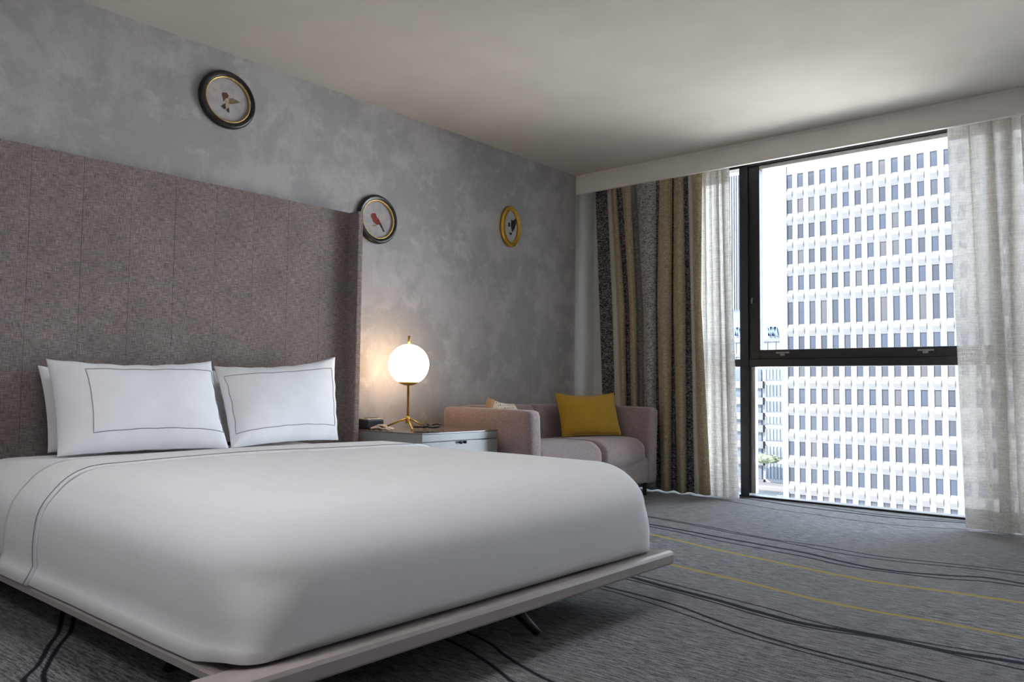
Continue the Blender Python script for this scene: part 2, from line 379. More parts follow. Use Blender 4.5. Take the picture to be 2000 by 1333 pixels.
box('plinth', (.09, -4.42, 0), (1.55, -3.42, .130), DARKBASE, B)
for (x, yy, dx, dy) in ((2.16, -3.72, .16, .05), (1.95, -4.20, .10, -.05), (1.75, -4.55, 0, -.1), (1.75, -3.28, 0, .1)):
    tube('leg', [(x, yy, .135), (x+dx, yy+dy, .0)], [.026, .014], BLACK, B, 8)

def mshape(top, crown):
    def fn(q):
        u = (q.x-1.25)/1.2; v_ = (q.y+3.92)/.9; t = max(0, (q.z-.35)/.2)
        z = q.z+crown*t*(1-min(1, abs(u))**3)*(1-min(1, abs(v_))**3)+.004*t*wave(q.x, q.y)
        s = max(0, min(1, (q.z-.19)/.3)); bul = .012*math.sin(s*math.pi)
        return (q.x+(bul if q.x > 2.3 else 0), q.y+(bul if q.y > -3.2 else -bul if q.y < -4.6 else 0), z)
    return fn
mt = rbox('mattress', (.09, -4.770, .172), (2.32, -3.085, .500), (.20, .17, .15), LINEN, None, (30, 30, 10), mshape(0, .006), rbot=.04)
tag(mt, 'deep white sheeted mattress showing beside the pillows at the bed head', 'mattress')
def bed_cloth(name, xs, xe, grow, mat, label, cat, flare, foot):
    """cloth draped over a soft rounded block; open at the head end"""
    yl, yr, zt, zb = -4.790-grow, -3.050+grow, .530+grow, .195
    rz = .155
    NXa, NYa, NZa = (46 if foot else 10), 50, 16
    def srf(x, y_, z):
        kz = max(0, min(1, (z-zb)/(zt-rz-zb))); rx = .07+.12*kz; ry = .07+.10*kz   # corners tighten towards the hem
        inn = (min(x, xe-rx) if foot else x, min(max(y_, yl+ry), yr-ry), min(z, zt-rz))
        d = [(x-inn[0])/rx, (y_-inn[1])/ry, (z-inn[2])/rz]
        mx = max(abs(t) for t in d); ln = sum(t*t for t in d)**.5
        if ln > 1e-9: d = [t*mx/ln for t in d]
        x, y_, z = inn[0]+d[0]*rx, inn[1]+d[1]*ry, inn[2]+d[2]*rz
        v_ = (y_+3.92)/.87; u = (x-1.3)/1.15; t = max(0, min(1, (z-.34)/.17))
        z += t*(.012*(1-min(1, abs(u))**2.5)*(1-min(1, abs(v_))**2.5)+.0035*wave(x*1.3, y_*1.3))
        s = max(0, min(1, (z-zb)/.28)); bul = .013*math.sin(s*math.pi*.95)-.02*(1-s)**6+.002*wave(x*2.5+y_*2.5, z*5)
        fy = max(0, min(1, (abs(v_)-.8)/.15)); fx = max(0, min(1, (x-2.2)/.15)) if foot else 0
        y_ += math.copysign(bul, v_)*fy*(1-fx*.4); x += bul*fx
        if v_ < -.8: y_ -= .008*(1-s)**2*fy*(1-fx); z -= .020*(1-s)**3*(1-fx)   # hem hangs over the near rail
        if x < xs+.6: x += flare*(1-s)**1.2*(1-(x-xs)/.6)
        return (x, y_, z)
    idx = {}; V = []; Fc = []
    def e(t): return math.copysign(abs(t)**.8, t)
    def vid(i, j, k):
        if (i, j, k) not in idx:
            x = xs+(xe-xs)*(i/NXa)**(.8 if foot else 1); y_ = (yl+yr)/2+(yr-yl)/2*e(2*j/NYa-1); z = zb+(zt-zb)*(k/NZa)**.9
            idx[(i, j, k)] = len(V); V.append(srf(x, y_, z))
        return idx[(i, j, k)]
    for i in range(NXa):
        for j in range(NYa): Fc.append((vid(i, j, NZa), vid(i+1, j, NZa), vid(i+1, j+1, NZa), vid(i, j+1, NZa)))
        for k in range(NZa):
            Fc.append((vid(i, 0, k), vid(i+1, 0, k), vid(i+1, 0, k+1), vid(i, 0, k+1)))
            Fc.append((vid(i, NYa, k+1), vid(i+1, NYa, k+1), vid(i+1, NYa, k), vid(i, NYa, k)))
    if foot:
        for j in range(NYa):
            for k in range(NZa): Fc.append((vid(NXa, j, k), vid(NXa, j+1, k), vid(NXa, j+1, k+1), vid(NXa, j, k+1)))
    o = link(name, pyd(name, V, Fc), mat, None, True, (1.3, -3.92, .19))
    md = o.modifiers.new('cloth', 'SOLIDIFY'); md.thickness = .009; md.offset = -1
    return tag(o, label, cat), srf, (yl, yr, zt, zb)
cov, srf, (yl, yr, zt, zb) = bed_cloth('coverlet', 1.10, 2.412, 0., COVER, 'white finely ribbed coverlet tucked smoothly over the foot of the bed', 'coverlet', -.10, True)
she, srf2, q2 = bed_cloth('top_sheet', .97, 1.235, .008, LINEN, 'crisp white top sheet folded back over the coverlet near the pillows', 'bed sheet', -.11, False)
# grey hem stitching of the folded sheet
ey, ez = yl-.008, zt+.008
def along(x, off, srf_, q):
    a, b, zt_, zb_ = q; P = []
    pts = [(a, zb_+(zt_-zb_)*i/14) for i in range(14)]+[(a+(b-a)*i/40, zt_) for i in range(41)]+[(b, zt_-(zt_-zb_)*i/14) for i in range(1, 15)]
    for y_, z in pts: P.append(Vector(srf_(x, y_, z)))
    c = Vector((0, -3.92, .30)); return [p+(Vector((0, p.y, p.z))-c).normalized()*off for p in P]
tube('hem_stitching', along(1.226, .0045, srf2, q2), .0013, STITCH, she, 5)

# ------------------------------------------------------------------ pillows
def pillow(name, cs, T, mat, label, cat, group=None, line=None, n=28, pinch=.085, piping=None):
    """cs: corners TL, TR, BR, BL in the room; T: half thickness of the plump middle"""
    TL, TR, BR, BL = [Vector(c) for c in cs]; ctr = (TL+TR+BR+BL)/4
    nrm = -((TR-TL)+(BR-BL)).cross((BL-TL)+(BR-TR)).normalized()
    def P(u, v, side):
        a = (u+1)/2; b = (v+1)/2
        # edges of the case draw in between the corners
        a2 = .5+(a-.5)*(1-pinch*.45*(1-v*v)); b2 = .5+(b-.5)*(1-pinch*(1.9 if v < 0 else .7)*(1-u*u))
        p = (TL*(1-a2)+TR*a2)*(1-b2)+(BL*(1-a2)+BR*a2)*b2
        t = ((1-abs(u)**2.6)*(1-abs(v)**2.6))**.55
        wr = .07*math.sin(17*u+5*v)*(1-abs(u)**3)*abs(v)**3+.06*math.sin(15*v+u*5)*abs(u)**4+.04*math.sin(7*(u-v))*abs(u*v)
        return p+nrm*(side*T*max(0, t+wr*t**.3)+ .003*side)
    V = []; Fc = []
    for side in (1, -1):
        o0 = len(V)
        for i in range(n+1):
            for j in range(n+1):
                u = math.sin((i/n-.5)*math.pi)*.35+(2*i/n-1)*.65; v = math.sin((j/n-.5)*math.pi)*.35+(2*j/n-1)*.65
                V.append(P(u, v, side))
        for i in range(n):
            for j in range(n):
                a = o0+i*(n+1)+j; q = (a, a+1, a+n+2, a+n+1); Fc.append(q)
    m_ = n+1; rim = [i*m_ for i in range(m_)]+[n*m_+j for j in range(1, m_)]+[i*m_+n for i in range(n-1, -1, -1)]+[j for j in range(n-1, 0, -1)]
    o0 = m_*m_
    for a, b in zip(rim, rim[1:]+rim[:1]): Fc.append((a, b, b+o0, a+o0))
    me = pyd(name, V, Fc); bm = bmesh.new(); bm.from_mesh(me); bpy.data.meshes.remove(me)
    base = Vector((ctr.x, ctr.y, min(c[2] for c in cs)))
    o = link(name, from_bm(name, bm), mat, None, True, base); tag(o, label, cat, group)
    if piping:
        q = [(-1+2*i/20, -1) for i in range(20)]+[(1, -1+2*i/20) for i in range(20)]+[(1-2*i/20, 1) for i in range(20)]+[(-1, 1-2*i/20) for i in range(20)]
        tube('piping', [(P(a, b, 1)+P(a, b, -1))/2 for a, b in q], .0055, piping, o, 6, closed=True)
    if line:
        u0_, u1, v0, v1 = line; pts = []
        for (a, b), (c, d) in (((u0_, v0), (u1, v0)), ((u1, v0), (u1, v1)), ((u1, v1), (u0_, v1)), ((u0_, v1), (u0_, v0))):
            for i in range(24): t = i/24; pts.append(P(a+(c-a)*t, b+(d-b)*t, 1)+nrm*.001)
        tube('border_stitching', pts, .0016, STITCH, o, 5, closed=True)
    return o
G = 'pillows against the headboard'
def PX(*q): return [un(x, y, **{k: v}) for x, y, k, v in q]
pillow('pillow', [(.12, -4.46, .885), (.12, -3.75, .875), (.22, -3.72, .508), (.22, -4.44, .508)], .055, PILLOW, 'plain white pillow mostly hidden behind the left front pillow', 'pillow', G)
pillow('pillow', [(.11, -3.64, .88), (.11, -2.90, .935), (.18, -2.90, .508), (.18, -3.64, .508)], .04, PILLOW, 'plain white pillow mostly hidden behind the right front pillow', 'pillow', G)
pillow('pillow', PX((90, 702, 'X', .24), (412, 706, 'X', .24), (446, 876, 'Z', .512), (112, 892, 'Z', .512)), .09, PILLOW, 'left white pillow with grey border stitching, propped against the headboard', 'pillow', G, (-.66, .955, -.70, .72))
pillow('pillow', PX((418, 716, 'X', .23), (654, 698, 'X', .23), (660, 860, 'Z', .510), (452, 876, 'Z', .510)), .09, PILLOW, 'right white pillow with grey border stitching, beside the headboard wing', 'pillow', G, (-.95, .86, -.68, .74))

# ------------------------------------------------------------------ nightstand and what stands on it
NS = empty('nightstand', (.34, -2.35, 0), 'grey lacquered nightstand with dark glass top between bed and sofa', 'nightstand')
NX0, NX1, NY0, NY1, NZ = .02, .672, -2.664, -2.02, .543
box('body', (NX0, NY0+.004, .08), (NX1-.018, NY1-.004, NZ-.008), LACQ, NS)
box('top', (NX0, NY0, NZ-.008), (NX1, NY1, NZ), GTOP, NS, bev=.002)
box('top_rail', (NX1-.018, NY0, NZ-.050), (NX1, NY1, NZ-.0085), LACQ, NS, bev=.0015)
for z0, z1 in ((.30, NZ-.054), (.09, .296)):
    dr = box('drawer', (NX1-.018, NY0+.002, z0), (NX1, NY1-.002, z1), LACQ, NS, bev=.002)
    for dy in (-.018, .018):
        c = (NX1, -2.345+dy, z1-.008)
        tube('knob', [c, (c[0]+.014, c[1], c[2]), (c[0]+.022, c[1], c[2])], [.006, .010, .008], BLACK, dr, 10)
box('plinth', (NX0+.03, NY0+.03, 0), (NX1-.06, NY1-.03, .08), BLACK, NS)

L = Vector((.262, -2.405, NZ)); LP = empty('table_lamp', L, 'brass tripod table lamp with a glowing round opal globe on the nightstand', 'lamp')
gc = Vector((L.x, L.y, .944)); gr = .1275
lathe('stem', [(0, .06), (.0068, .06), (.0068, .27), (.011, .272), (.011, .292), (0, .292)], L, BRASS, LP, 16)
lathe('hub', [(0, .035), (.011, .035), (.012, .075), (.0068, .08), (0, .08)], L, BRASS, LP, 16)
lathe('cup', [(0, -.128), (.020, -.131), (.048, -.122), (.064, -.113), (.064, -.108), (0, -.106)], gc, BRASS, LP, 32)
lathe('finial', [(0, gr-.004), (.0075, gr-.004), (.0075, gr+.052), (0, gr+.052)], gc, BRASS, LP, 14)
lathe('globe', [(gr*math.sin(a), -gr*math.cos(a)) for a in [i/28*math.pi for i in range(29)]], gc, GLOBE, LP, 48)
for ang in (-40, 80, 200):
    a = math.radians(ang+8)
    tube('foot', [L+Vector((0, 0, .066)), L+Vector((math.cos(a)*.06, math.sin(a)*.06, .046)), L+Vector((math.cos(a)*.155, math.sin(a)*.155, .006))], [.0065, .006, .0055], BRASS, LP, 8)

CK = empty('clock_radio', (.10, -2.57, NZ), 'small black clock radio with a pale top beside the headboard wing', 'clock')
box('case', (.05, -2.63, NZ), (.15, -2.50, NZ+.058), NAVYP, CK, bev=.008)
box('top_panel', (.056, -2.624, NZ+.058), (.144, -2.506, NZ+.063), CLOTHW, CK, bev=.002)
for i in range(3): box('button', (.075, -2.60+i*.034, NZ+.063), (.105, -2.58+i*.034, NZ+.067), NAVYP, CK, bev=.001)
random.seed(3)
pts = []
for i in range(60):
    t = i/59; pts.append((.16+.17*t+.028*math.sin(t*19), -2.60+.012*t+.025*math.cos(t*16), NZ+.006+.016*abs(math.sin(t*math.pi))*(1+math.sin(t*23))*.8))
cb = tube('charging_cable', pts, .0055, CLOTHW, None, 6); tag(cb, 'loose pale cable bunched on the nightstand in front of the clock', 'cable')
pts = []
for i in range(90):
    t = i/89; a = t*math.pi*7; rr = .030+.012*math.sin(t*9)
    pts.append((.40+rr*1.25*math.cos(a)+.05*(t-.5), -2.37+rr*math.sin(a)+.09*(t-.5), NZ+.010+.016*t*(1+math.sin(a*1.3))*.6+.006))
cd = tube('coiled_cord', pts, .0065, NAVYP, None, 6); tag(cd, 'black cord coiled in a bundle on the nightstand right of the lamp', 'cord')

# ------------------------------------------------------------------ sofa
SF = empty('sofa', (.5, -1.16, 0), 'small mauve upholstered sofa with low tub arms beneath the gold oval picture', 'sofa')
sx0, sx1, sy0, sy1 = .10, .872, -1.935, -.385
rbox('base', (sx0+.03, sy0+.02, .09), (sx1-.02, sy1-.02, .30), .04, MAUVE, SF, (12, 20, 6))
def armf(sg):
    def fn(q): return (q.x, q.y+sg*.02*max(0, (q.z-.3))/.35, q.z-.012*max(0, (q.x-.3)))
    return fn
rbox('arm', (sx0, sy0, .10), (sx1, sy0+.135, .672), (.045, .045, .03), MAUVE, SF, (18, 8, 14), armf(-1), rbot=.03)
rbox('arm', (sx0, sy1-.135, .10), (sx1, sy1, .672), (.045, .045, .03), MAUVE, SF, (18, 8, 14), armf(1), rbot=.03)
yy = [sy0+.10+(sy1-sy0-.20)*i/4 for i in range(5)]
for a, b in zip(yy, yy[1:]):
    rbox('back_channel', (sx0, a-.004, .12), (sx0+.20, b+.004, .682), (.07, .05, .06), MAUVE, SF, (8, 10, 14), rbot=.02)
ym = (sy0+sy1)/2+.02
def seatf(q):
    return (q.x+.04*(1-((q.y-ym)/.65)**2)*(q.x > .7), q.y, q.z+.018*(1-min(1, abs((q.x-.55)/.4))**2))
for a, b in ((sy0+.125, ym), (ym, sy1-.125)):
    rbox('seat_cushion', (sx0+.17, a, .22), (sx1-.03, b, .425), (.13, .035, .09), MAUVE, SF, (18, 18, 8), seatf, rbot=.04)
for x in (.16, .80):
    for y_ in (sy0+.08, sy1-.08): tube('leg', [(x, y_, 0), (x, y_, .10)], [.013, .02], BLACK, SF, 8)

pillow('cushion', [(.375, -1.035, .765), (.585, -.575, .77), (.655, -.575, .452), (.44, -1.03, .448)], .062, MUSTARD,
       'plain mustard yellow cushion leaning in the right corner of the sofa', 'cushion', None, None, 22, piping=MUSTARD)
m = NT('dotted_knit'); co = m.coord((55, 55, 55)); vo = m.n('TexVoronoi', {'Vector': co, 'Scale': 1., 'Randomness': .25})
m.principled(Base_Color=m.mix(m.ramp(vo.outputs[0], .22, .30), (.05, .045, .045), (.72, .62, .50)), Roughness=.9); DOTS = m.m
TAN = plain('tan_fabric', (.42, .26, .15), .9)
sc = pillow('dotted_cushion', [(.31, -1.715, .735), (.33, -1.46, .69), (.43, -1.44, .50), (.40, -1.72, .48)], .045, DOTS,
       'small cream dotted cushion peeping over the left sofa arm', 'cushion', None, None, 14)
rbox('corner_patch', (.30, -1.735, .62), (.35, -1.675, .728), .022, TAN, sc, (6, 6, 6))

# ------------------------------------------------------------------ oval pictures
def ring(name, cy, cz, a, b, prof, mat, parent, n=72):
    V = []; Fc = []; k = len(prof)
    for j in range(n):
        t = 2*math.pi*j/n
        for dr, x in prof: V.append((x, cy+(a+dr)*math.cos(t), cz+(b+dr)*math.sin(t)))
    for j in range(n):
        for i in range(k): Fc.append((j*k+i, j*k+(i+1) % k, ((j+1) % n)*k+(i+1) % k, ((j+1) % n)*k+i))
    me = pyd(name, V, Fc); bm = bmesh.new(); bm.from_mesh(me); bpy.data.meshes.remove(me)
    return link(name, from_bm(name, bm), mat, parent, True)
def disc(name, cy, cz, a, b, x0, x1, mat, parent, n=64):
    P = [(cy+a*math.cos(2*math.pi*j/n), cz+b*math.sin(2*math.pi*j/n)) for j in range(n)]
    return slab(name, P, x0, x1, mat, parent)
def slab(name, P, x0, x1, mat, parent):
    n = len(P); V = [(x0, *p) for p in P]+[(x1, *p) for p in P]
    Fc = [tuple(range(n)), tuple(range(n, 2*n))[::-1]]+[(j, n+j, n+(j+1) % n, (j+1) % n) for j in range(n)]
    me = pyd(name, V, Fc); bm = bmesh.new(); bm.from_mesh(me); bmesh.ops.triangulate(bm, faces=[f for f in bm.faces if len(f.verts) > 4])
    return link(name, from_bm(name, bm), mat, parent)
def picture(cy, cz, a, b, fmat, rmat, fw_, label, art, org, sc_):
    o = empty('oval_picture', (0, cy, cz), label, 'picture', 'oval pictures on the wall')
    ring('frame', cy, cz, a, b, [(0, .002), (0, .018), (-.006, .026), (-.016, .030), (-fw_*.6, .027), (-fw_*.8, .029), (-fw_, .022), (-fw_, .002)], fmat, o)
    ring('inner_rim', cy, cz, a-fw_, b-fw_, [(.002, .008), (.002, .024), (-.003, .026), (-.008, .020), (-.008, .008)], rmat, o)
    disc('mount', cy, cz, a-fw_+.001, b-fw_+.001, .003, .010, MAT, o)
    for nm, colr, P in art:
        Q = []
        for px, py in P:
            q = un(org[0]+px/sc_, org[1]+py/sc_, X=.012); Q.append((q.y, q.z))
        slab(nm, Q, .0102, .0118 if nm != 'wing' else .0122, colr, o)
    return o
BRN = plain('print_rust_brown', (.13, .045, .03), .9, var=.2, scale=150); CRM = plain('print_cream', (.42, .33, .23), .9, var=.15, scale=150)
OCH = plain('print_ochre', (.20, .14, .09), .9, var=.25, scale=180); UMB = plain('print_umber', (.05, .028, .03), .9, var=.2, scale=150)
RED = plain('print_red', (.22, .03, .025), .9, var=.2, scale=120); INK = plain('print_ink', (.012, .014, .022), .9, var=.2)
picture(-3.540, 2.365, .166, .158, EBONY, GOLDRIM, .033, 'round black picture with a flying brown bird high above the headboard', [
    ('bird_head', BRN, [(500,565),(525,553),(575,562),(600,600),(590,640),(550,655),(525,690),(515,640)]),
    ('bird_body', CRM, [(550,650),(600,640),(612,700),(605,780),(572,802),(550,760),(560,700)]),
    ('wing', OCH, [(603,650),(660,645),(720,670),(778,710),(700,725),(640,730),(606,720)]),
    ('tail', UMB, [(485,765),(520,735),(555,725),(556,800),(535,808)]), ('tail', UMB, [(565,820),(605,785),(612,867),(590,850)])], (370, 110), 7.84)
picture(-2.472, 1.883, .164, .158, EBONY, GOLDRIM, .033, 'round black picture with a red bird beside the headboard wing', [
    ('bird_body', RED, [(572,632),(600,593),(650,593),(678,660),(718,710),(738,760),(722,792),(670,787),(620,742),(595,685)]),
    ('tail', UMB, [(716,745),(745,760),(812,912),(795,922),(728,800)]), ('bird_legs', OCH, [(610,803),(670,798),(670,810),(612,814)])], (660, 350), 8.8875)
picture(-1.148, 2.048, .116, .158, GOLD, GOLD, .030, 'narrow gilt oval picture of a dark bird above the sofa', [
    ('bird_body', INK, [(500,500),(535,530),(590,480),(602,570),(565,690),(515,760),(495,640)]),
    ('wing', INK, [(440,565),(472,570),(474,640),(440,650)]), ('tail', INK, [(462,760),(522,770),(502,812),(470,800)])], (950, 380), 10.25)

# ------------------------------------------------------------------ curtains
def cloth(name, cols, zs, mats, label, cat, thick=.0, origin=(0, 0, 0), midx=None):
    """cols: for every column (list of (X, Y) at each z in zs, material slot); smooth in height"""
    V = []; Fc = []; MI = []; nz = len(zs)
    for P, mi in cols:
        for (x, y_), z in zip(P, zs): V.append((x, y_, z))
    for i in range(len(cols)-1):
        for j in range(nz-1):
            a = i*nz+j; Fc.append((a, a+nz, a+nz+1, a+1)); MI.append(cols[i][1] if midx is None else midx(i, j))
    me = pyd(name, V, Fc)
    o = link(name, me, mats, None, True, origin)
    for p, mi in zip(me.polygons, MI): p.material_index = mi
    return tag(o, label, cat)
def px_x(px, Y, z):   # X of the pixel column on plane Y at height z
    d0 = un(px, 600, Y=Y); return d0.x
ZS = [2.53-(2.53-.012)*i/40 for i in range(41)]
# stripe edges read off the photograph at three heights (pixels) and the cloth of each stripe
ST = [((1163,1171,1182),0),((1186,1197,1206),2),((1193,1208,1216),1),((1203,1220,1226),0),((1215,1230,1236),1),((1231,1242,1247),4),((1243,1257,1262),3),((1281,1281,1281),0),
      ((1289,1284,1292),1),((1313,1311,1310),0),((1317,1316,1324),1),((1334,1338,1340),0),((1344,1350,1357),2),((1352,1356,1366),1),((1371,1369,1388),1)]
cols = []; nst = len(ST)
for i in range(nst-1):
    sub = 6
    for q in range(sub+(i == nst-2)):
        t = q/sub; P = []
        for z in ZS:
            s = (2.53-z)/2.52
            def lerp(i_):
                a, b, c = ST[i_][0]
                return a+(b-a)*s/.42 if s < .42 else b+(c-b)*(s-.42)/.58
            pxv = lerp(i)*(1-t)+lerp(i+1)*t
            amp = (.030+.030*s)*(1 if i not in (7,) else .5)
            dep = amp*math.sin(t*math.pi)*(1 if ST[i][1] in (1, 3) else -1 if ST[i][1] in (0, 4) else .4)*(1.15 if i in (8, 10, 6) else .75)
            Yb = -.155-.045*s
            if i < 7: dep += .008*math.sin(s*5+i)
            Y = min(-.07, Yb-dep)
            cx_ = un(pxv, 740-(z-.82)*250, Y=Y).x
            P.append((cx_, Y))
        cols.append((P, ST[i][1]))
dr = cloth('drape', cols, ZS, [D_NAVY, D_GOLD, D_LIGHT, D_SILV, D_GREY], 'heavy striped drape in navy, gold and grey gathered left of the window', 'curtain', origin=(.6, -.16, 0))
md = dr.modifiers.new('t', 'SOLIDIFY'); md.thickness = .003

def sheer_panel(xt, xb, yt, yb, nf, amp, seed, label, zb=.012, ztop=2.515, n=240, hem=0, mat=None):
    rnd = random.Random(seed); ph = [rnd.uniform(0, 6.28) for _ in range(6)]; fr_ = [nf*k for k in (1, 1.7, .43)]
    zs = [ztop-(ztop-zb)*i/44 for i in range(45)]; cols = []
    for i in range(n+1):
        t = i/n; P = []
        for z in zs:
            s = (ztop-z)/(ztop-zb)
            x = xt[0]+(xt[1]-xt[0])*t; xe_ = xb[0]+(xb[1]-xb[0])*t; X = x+(xe_-x)*s**1.4
            w_ = math.sin(6.283*fr_[0]*t+ph[0]+.8*s)+.45*math.sin(6.283*fr_[1]*t+ph[1]-.9*s)+.5*math.sin(6.283*fr_[2]*t+ph[2]+1.5*s)
            # folds merge towards the floor
            Y = yt+(yb-yt)*s**2+amp*(.55+.75*s)*w_*.6
            X += amp*.75*math.cos(6.283*fr_[0]*t+ph[0]+.6*s)+amp*.35*math.cos(6.283*fr_[1]*t+ph[3]-.4*s)
            P.append((X, min(-.055, Y)))
        cols.append((P, 0))
    def mi(i, j): return 1 if (zs[j] > 2.425 or (hem and zs[j] < hem)) else 0
    return cloth('sheer_curtain', cols, zs, [mat or SHEER, HEM], label, 'curtain', origin=((xt[0]+xt[1])/2, yt, 0), midx=mi)
sheer_panel((1.085, 1.315), (1.155, 1.425), -.095, -.19, 4.5, .026, 5, 'narrow gathered white sheer curtain hanging beside the striped drape', n=130, mat=SHEERL)
sheer_panel((2.905, 4.12), (3.0, 4.17), -.185, -.40, 12.5, .055, 11, 'wide white woven sheer curtain at the right edge of the window', hem=.13)

# ------------------------------------------------------------------ the city outside
SC = 1.7
def far(x, y, z): return Vector((3.98+(x-3.98)*SC, -5.77+(y+5.77)*SC, .82+(z-.82)*SC))
WHT = plain('white_precast', (.060, .060, .0615), .8, var=.01, scale=1, spec=0.)
def pane_mat(name, col):
    m = NT(name); m.principled(Base_Color=m.mix(m.noise(m.coord(), .8), tuple(c*.8 for c in col), tuple(c*1.2 for c in col)), Roughness=.12, Specular_IOR_Level=.10); return m.m
PANES = [pane_mat('tower_pane_blue', (.0165, .019, .027)), pane_mat('tower_pane_dark', (.0145, .016, .021)), pane_mat('tower_pane_blind', (.0245, .024, .0265)), pane_mat('tower_pane_slate', (.018, .0195, .025))]
YF = 60.
OT = empty('office_tower', far(-12, YF, -22), 'white precast office tower with a grid of dark windows opposite', 'building')
ROWS = [(18.92, 17.80), (16.75, 15.63), (14.585, 13.45), (12.42, 11.31), (10.23, 9.10), (8.08, 6.21), (5.15, 4.02), (3.02, 1.86), (.77, -.38), (-1.41, -2.53), (-3.59, -4.70), (-5.76, -6.86), (-7.94, -9.06)]
NC, X0_, DX, WW = 20, -21.62, .9225, .46
box('core', far(-22.1, YF+.30, -26), far(14, YF+18, 30), WHT, OT, bev=0)
# piers
def shared(name, me, mat, n_first, loc, parent):
    o = bpy.data.objects.new(name, me); COL.objects.link(o); o.parent = parent; o.location = Vector(loc)-wloc(parent); return o
def mesh_box(name, lo, hi, mat):
    me = from_bm(name, box_bm(lo, hi, 0)); me.materials.append(mat); return me
h = SC
pw = (DX-WW)*SC
pier = mesh_box('pier', (-pw/2+.02, -.10, -10.2*SC), (pw/2-.02, .5, 19.8*SC), WHT)
for i in range(NC+1):
    if i == 0: continue
    shared('pier', pier, WHT, 0, far(X0_+DX*i-(DX-WW)/2, YF, 0), OT)
box('corner_pier', far(-22.1, YF-.12, -10.2), far(X0_, YF+.3, 19.8), WHT, OT, bev=0)
def spandrel_mesh(hh):
    """panel below a window: sloping sill at the top leaning out, then a plane dropping back"""
    w2 = WW*SC/2+.02; H = hh*SC
    prof = [(.30, 0), (.04, -.02*SC), (-.32, -.55*H), (-.02, -H), (.30, -H)]
    V = [(-w2, y, z) for y, z in prof]+[(w2, y, z) for y, z in prof]; k = 5
    Fc = [(i, (i+1) % k, k+(i+1) % k, k+i) for i in range(k)]+[tuple(range(k))[::-1], tuple(range(k, 2*k))]
    me = pyd('spandrel', V, Fc); bm = bmesh.new(); bm.from_mesh(me); bpy.data.meshes.remove(me); me = from_bm('spandrel', bm); me.materials.append(WHT); return me
cache = {}; rnd = random.Random(4)
for r_, (zt_, zb_) in enumerate(ROWS):
    nz_ = ROWS[r_+1][0] if r_+1 < len(ROWS) else zb_-1.05
    key = round(zb_-nz_, 1)
    if key not in cache: cache[key] = spandrel_mesh(zb_-nz_)
    hk = ('w', round(zt_-zb_, 1))
    if hk not in cache:
        cache[hk] = []
        for pm in PANES:
            w2 = WW*SC/2+.01; H = (zt_-zb_)*SC
            cache[hk].append(mesh_box('window', (-w2, .06, -H), (w2, .28, 0), pm))
    for c_ in range(NC):
        xc_ = X0_+DX*c_+WW/2
        k_ = rnd.choices(range(4), weights=((2, 3, 6, 2) if r_ == 5 else (4, 4, 2, 3)))[0]
        shared('window', cache[hk][k_], None, 0, far(xc_, YF, zt_), OT)
        shared('spandrel', cache[key], None, 0, far(xc_, YF, zb_), OT)
# top band and the rest of the facade past the edge of the view
box('top_band', far(-22.1, YF-.05, 18.92), far(X0_+DX*NC, YF+.3, 19.97), WHT, OT, bev=0)
Lb = []; Lw = []
for c_ in range(NC, 38):
    x = X0_+DX*c_; Lb.append((far(x+WW, YF-.12, -26), far(x+DX, YF+.3, 30)))
for zt_, zb_ in ROWS: Lw.append((far(X0_+DX*NC, YF+.1, zb_-1.05), far(14, YF+.3, zb_)))
o = boxes('far_piers', Lb, WHT, OT); o['kind'] = 'stuff'
o = boxes('far_spandrels', Lw, WHT, OT); o['kind'] = 'stuff'
o = boxes('far_panes', [(far(X0_+DX*NC, YF+.15, -10), far(14, YF+.31, 20))], PANES[0], OT); o['kind'] = 'stuff'

BAND = plain('pale_concrete_band', (.115, .12, .13), .8, var=.02, scale=.5)
BLUEG = pane_mat('blue_facade_glass', (.055, .066, .085)); PALEG = pane_mat('pale_facade_glass', (.068, .078, .090)); TEALG = pane_mat('grey_facade_glass', (.040, .047, .060))
def at(px, py, Y): return un(px, py, Y=Y)
# banded mid-rise left of the tower
Y1_ = 135.
MR = empty('midrise_building', at(1480, 990, Y1_), 'banded pale mid-rise with ribbon windows left of the white tower', 'building')
a = at(1404, 740, Y1_); b = at(1534, 740, Y1_)
zbot = at(1480, 1010, Y1_).z
box('core', (a.x-8, Y1_+.6, zbot-25), (b.x, Y1_+14, at(1500, 722, Y1_).z), BAND, MR, bev=0)
xm = at(1488, 800, Y1_).x
for p0, p1 in ((722, 742), (752, 774), (784, 804), (814, 828), (838, 860), (872, 893), (905, 935)):
    za, zb2 = at(1500, p0, Y1_).z, at(1500, p1, Y1_).z
    wn = box('ribbon_window', (xm+.3, Y1_+.35, zb2), (b.x, Y1_+.6, za), BLUEG if p0 not in (752, 784) else TEALG, MR, bev=0)
    n_ = 7
    for i in range(1, n_): x = xm+(b.x-xm)*i/n_; box('glazing_bar', (x-.08, Y1_+.2, zb2), (x+.08, Y1_+.35, za), BAND, wn, bev=0)
    box('corner_window', (a.x-8, Y1_+.25, zb2-.3), (xm-.2, Y1_+.6, za), TEALG, MR, bev=0)
    box('spandrel_band', (a.x-8, Y1_-.3, zb2-1.6), (xm+.3, Y1_+.6, zb2-.3), WHT, MR, bev=0)
box('canopy', (a.x-8, Y1_-5, at(1500, 953, Y1_).z), (b.x+2, Y1_+1, at(1500, 943, Y1_).z), WHT, MR, bev=.2)
box('lobby_glass', (a.x-8, Y1_-1, zbot-6), (b.x, Y1_+.4, at(1500, 953, Y1_).z), PALEG, MR, bev=0)
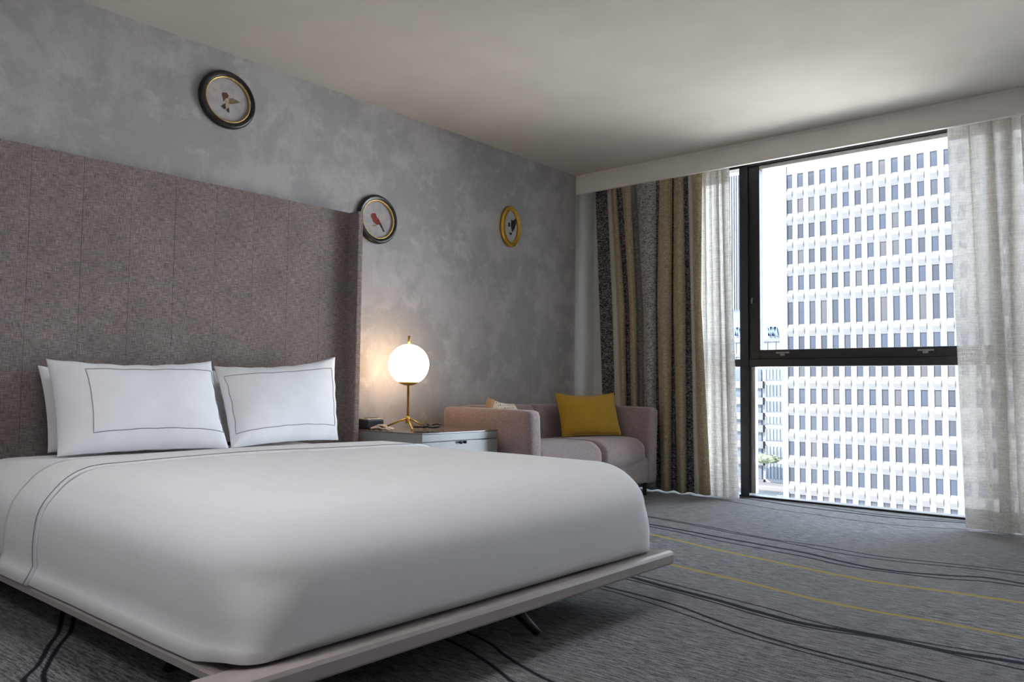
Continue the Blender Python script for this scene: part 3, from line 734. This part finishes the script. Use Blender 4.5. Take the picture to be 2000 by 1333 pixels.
# terrace planting on the mid-rise
GREEN = plain('foliage_green', (.036, .048, .028), .9, var=.4, scale=2)
def shrub(c, r_, name, label):
    bm = bmesh.new(); bmesh.ops.create_icosphere(bm, subdivisions=4, radius=1)
    rn = random.Random(hash(label) % 99)
    ph = [rn.uniform(0, 6) for _ in range(3)]
    for v_ in bm.verts:
        k = 1+.16*math.sin(v_.co.x*7+ph[0])*math.sin(v_.co.y*8+ph[1])+.12*math.sin(v_.co.z*13+ph[2])*math.sin(v_.co.x*15)
        v_.co = Vector((v_.co.x*r_[0]*k, v_.co.y*r_[1]*k, v_.co.z*r_[2]*k))+Vector(c)
    o = link(name, from_bm(name, bm), GREEN, None, True, c); return tag(o, label, 'shrub')
p = at(1502, 893, Y1_-1.0); shrub((p.x, Y1_-2.6, p.z-.2), (2.6, 1.2, .8), 'terrace_shrub', 'low green shrubs on the balcony of the banded building')
# sign building behind
Y2_ = 190.
SB = empty('sign_building', at(1480, 760, Y2_), 'pale high-rise with blue rooftop lettering far left of the tower', 'building')
a = at(1405, 640, Y2_); b = at(1523, 640, Y2_); zt_ = at(1500, 626, Y2_).z
box('core', (a.x-10, Y2_, zt_-70), (b.x, Y2_+20, zt_), PALEG, SB, bev=0)
box('roof_plant', (at(1489, 620, Y2_).x, Y2_+1, zt_), (b.x-.5, Y2_+12, at(1500, 615, Y2_).z), BAND, SB, bev=0)
for p0, p1 in ((664, 668), (690, 697), (716, 722)): box('floor_band', (a.x-10, Y2_-.3, at(1500, p1, Y2_).z), (b.x, Y2_, at(1500, p0, Y2_).z), WHT, SB, bev=0)
for i in range(12):
    x = a.x-8+(b.x-a.x+8)*i/11.5; box('mullion', (x-.06, Y2_-.2, zt_-40), (x+.06, Y2_, zt_-5), WHT, SB, bev=0)
SIGN = plain('sign_blue', (.02, .045, .16), .5)
def stroke(x0, z0, x1, z1, wd):
    P = [Vector((x0, 0, z0)), Vector((x1, 0, z1))]; me = []
    V = [(x0-wd, Y2_-.6, z0), (x0+wd, Y2_-.6, z0), (x1+wd, Y2_-.6, z1), (x1-wd, Y2_-.6, z1)]; V += [(x, y+.4, z) for x, y, z in V]
    Fc = [(0, 1, 2, 3), (7, 6, 5, 4), (0, 4, 5, 1), (1, 5, 6, 2), (2, 6, 7, 3), (3, 7, 4, 0)]
    bm = bmesh.new(); mm = pyd('letter_stroke', V, Fc); bm.from_mesh(mm); link('letter_stroke', from_bm('letter_stroke', bm), SIGN, SB)
for q0, q1 in (((1497, 640), (1502, 656)), ((1506, 639), (1502, 656)), ((1506, 639), (1510, 656)), ((1514, 639), (1510, 656)), ((1514, 639), (1517, 656)), ((1434, 642), (1437, 656)), ((1440, 640), (1437, 656)), ((1440, 640), (1445, 656))):
    A, B_ = at(*q0, Y2_-.5), at(*q1, Y2_-.5); stroke(A.x, A.z, B_.x, B_.z, .28)
# blue glass tower seen past the sheer
Y3_ = 230.
GT = empty('glass_tower', at(1420, 760, Y3_), 'tall blue glass tower with fine vertical fins beside the sheer curtain', 'building')
a = at(1340, 500, Y3_); b = at(1447, 500, Y3_); zb2 = at(1440, 606, Y3_).z
box('core', (a.x, Y3_, zb2-60), (b.x+1, Y3_+25, 190), BLUEG, GT, bev=0)
for i in range(26):
    x = a.x+(b.x-a.x)*i/25; box('fin', (x-.12, Y3_-.6, zb2), (x+.12, Y3_, 190), BAND, GT, bev=0)
tag(box('ground', (-600, 8, -48), (500, 900, -46), plain('pale_street', (.66, .63, .58), .9, var=.1, scale=.05), bev=0), kind=S)
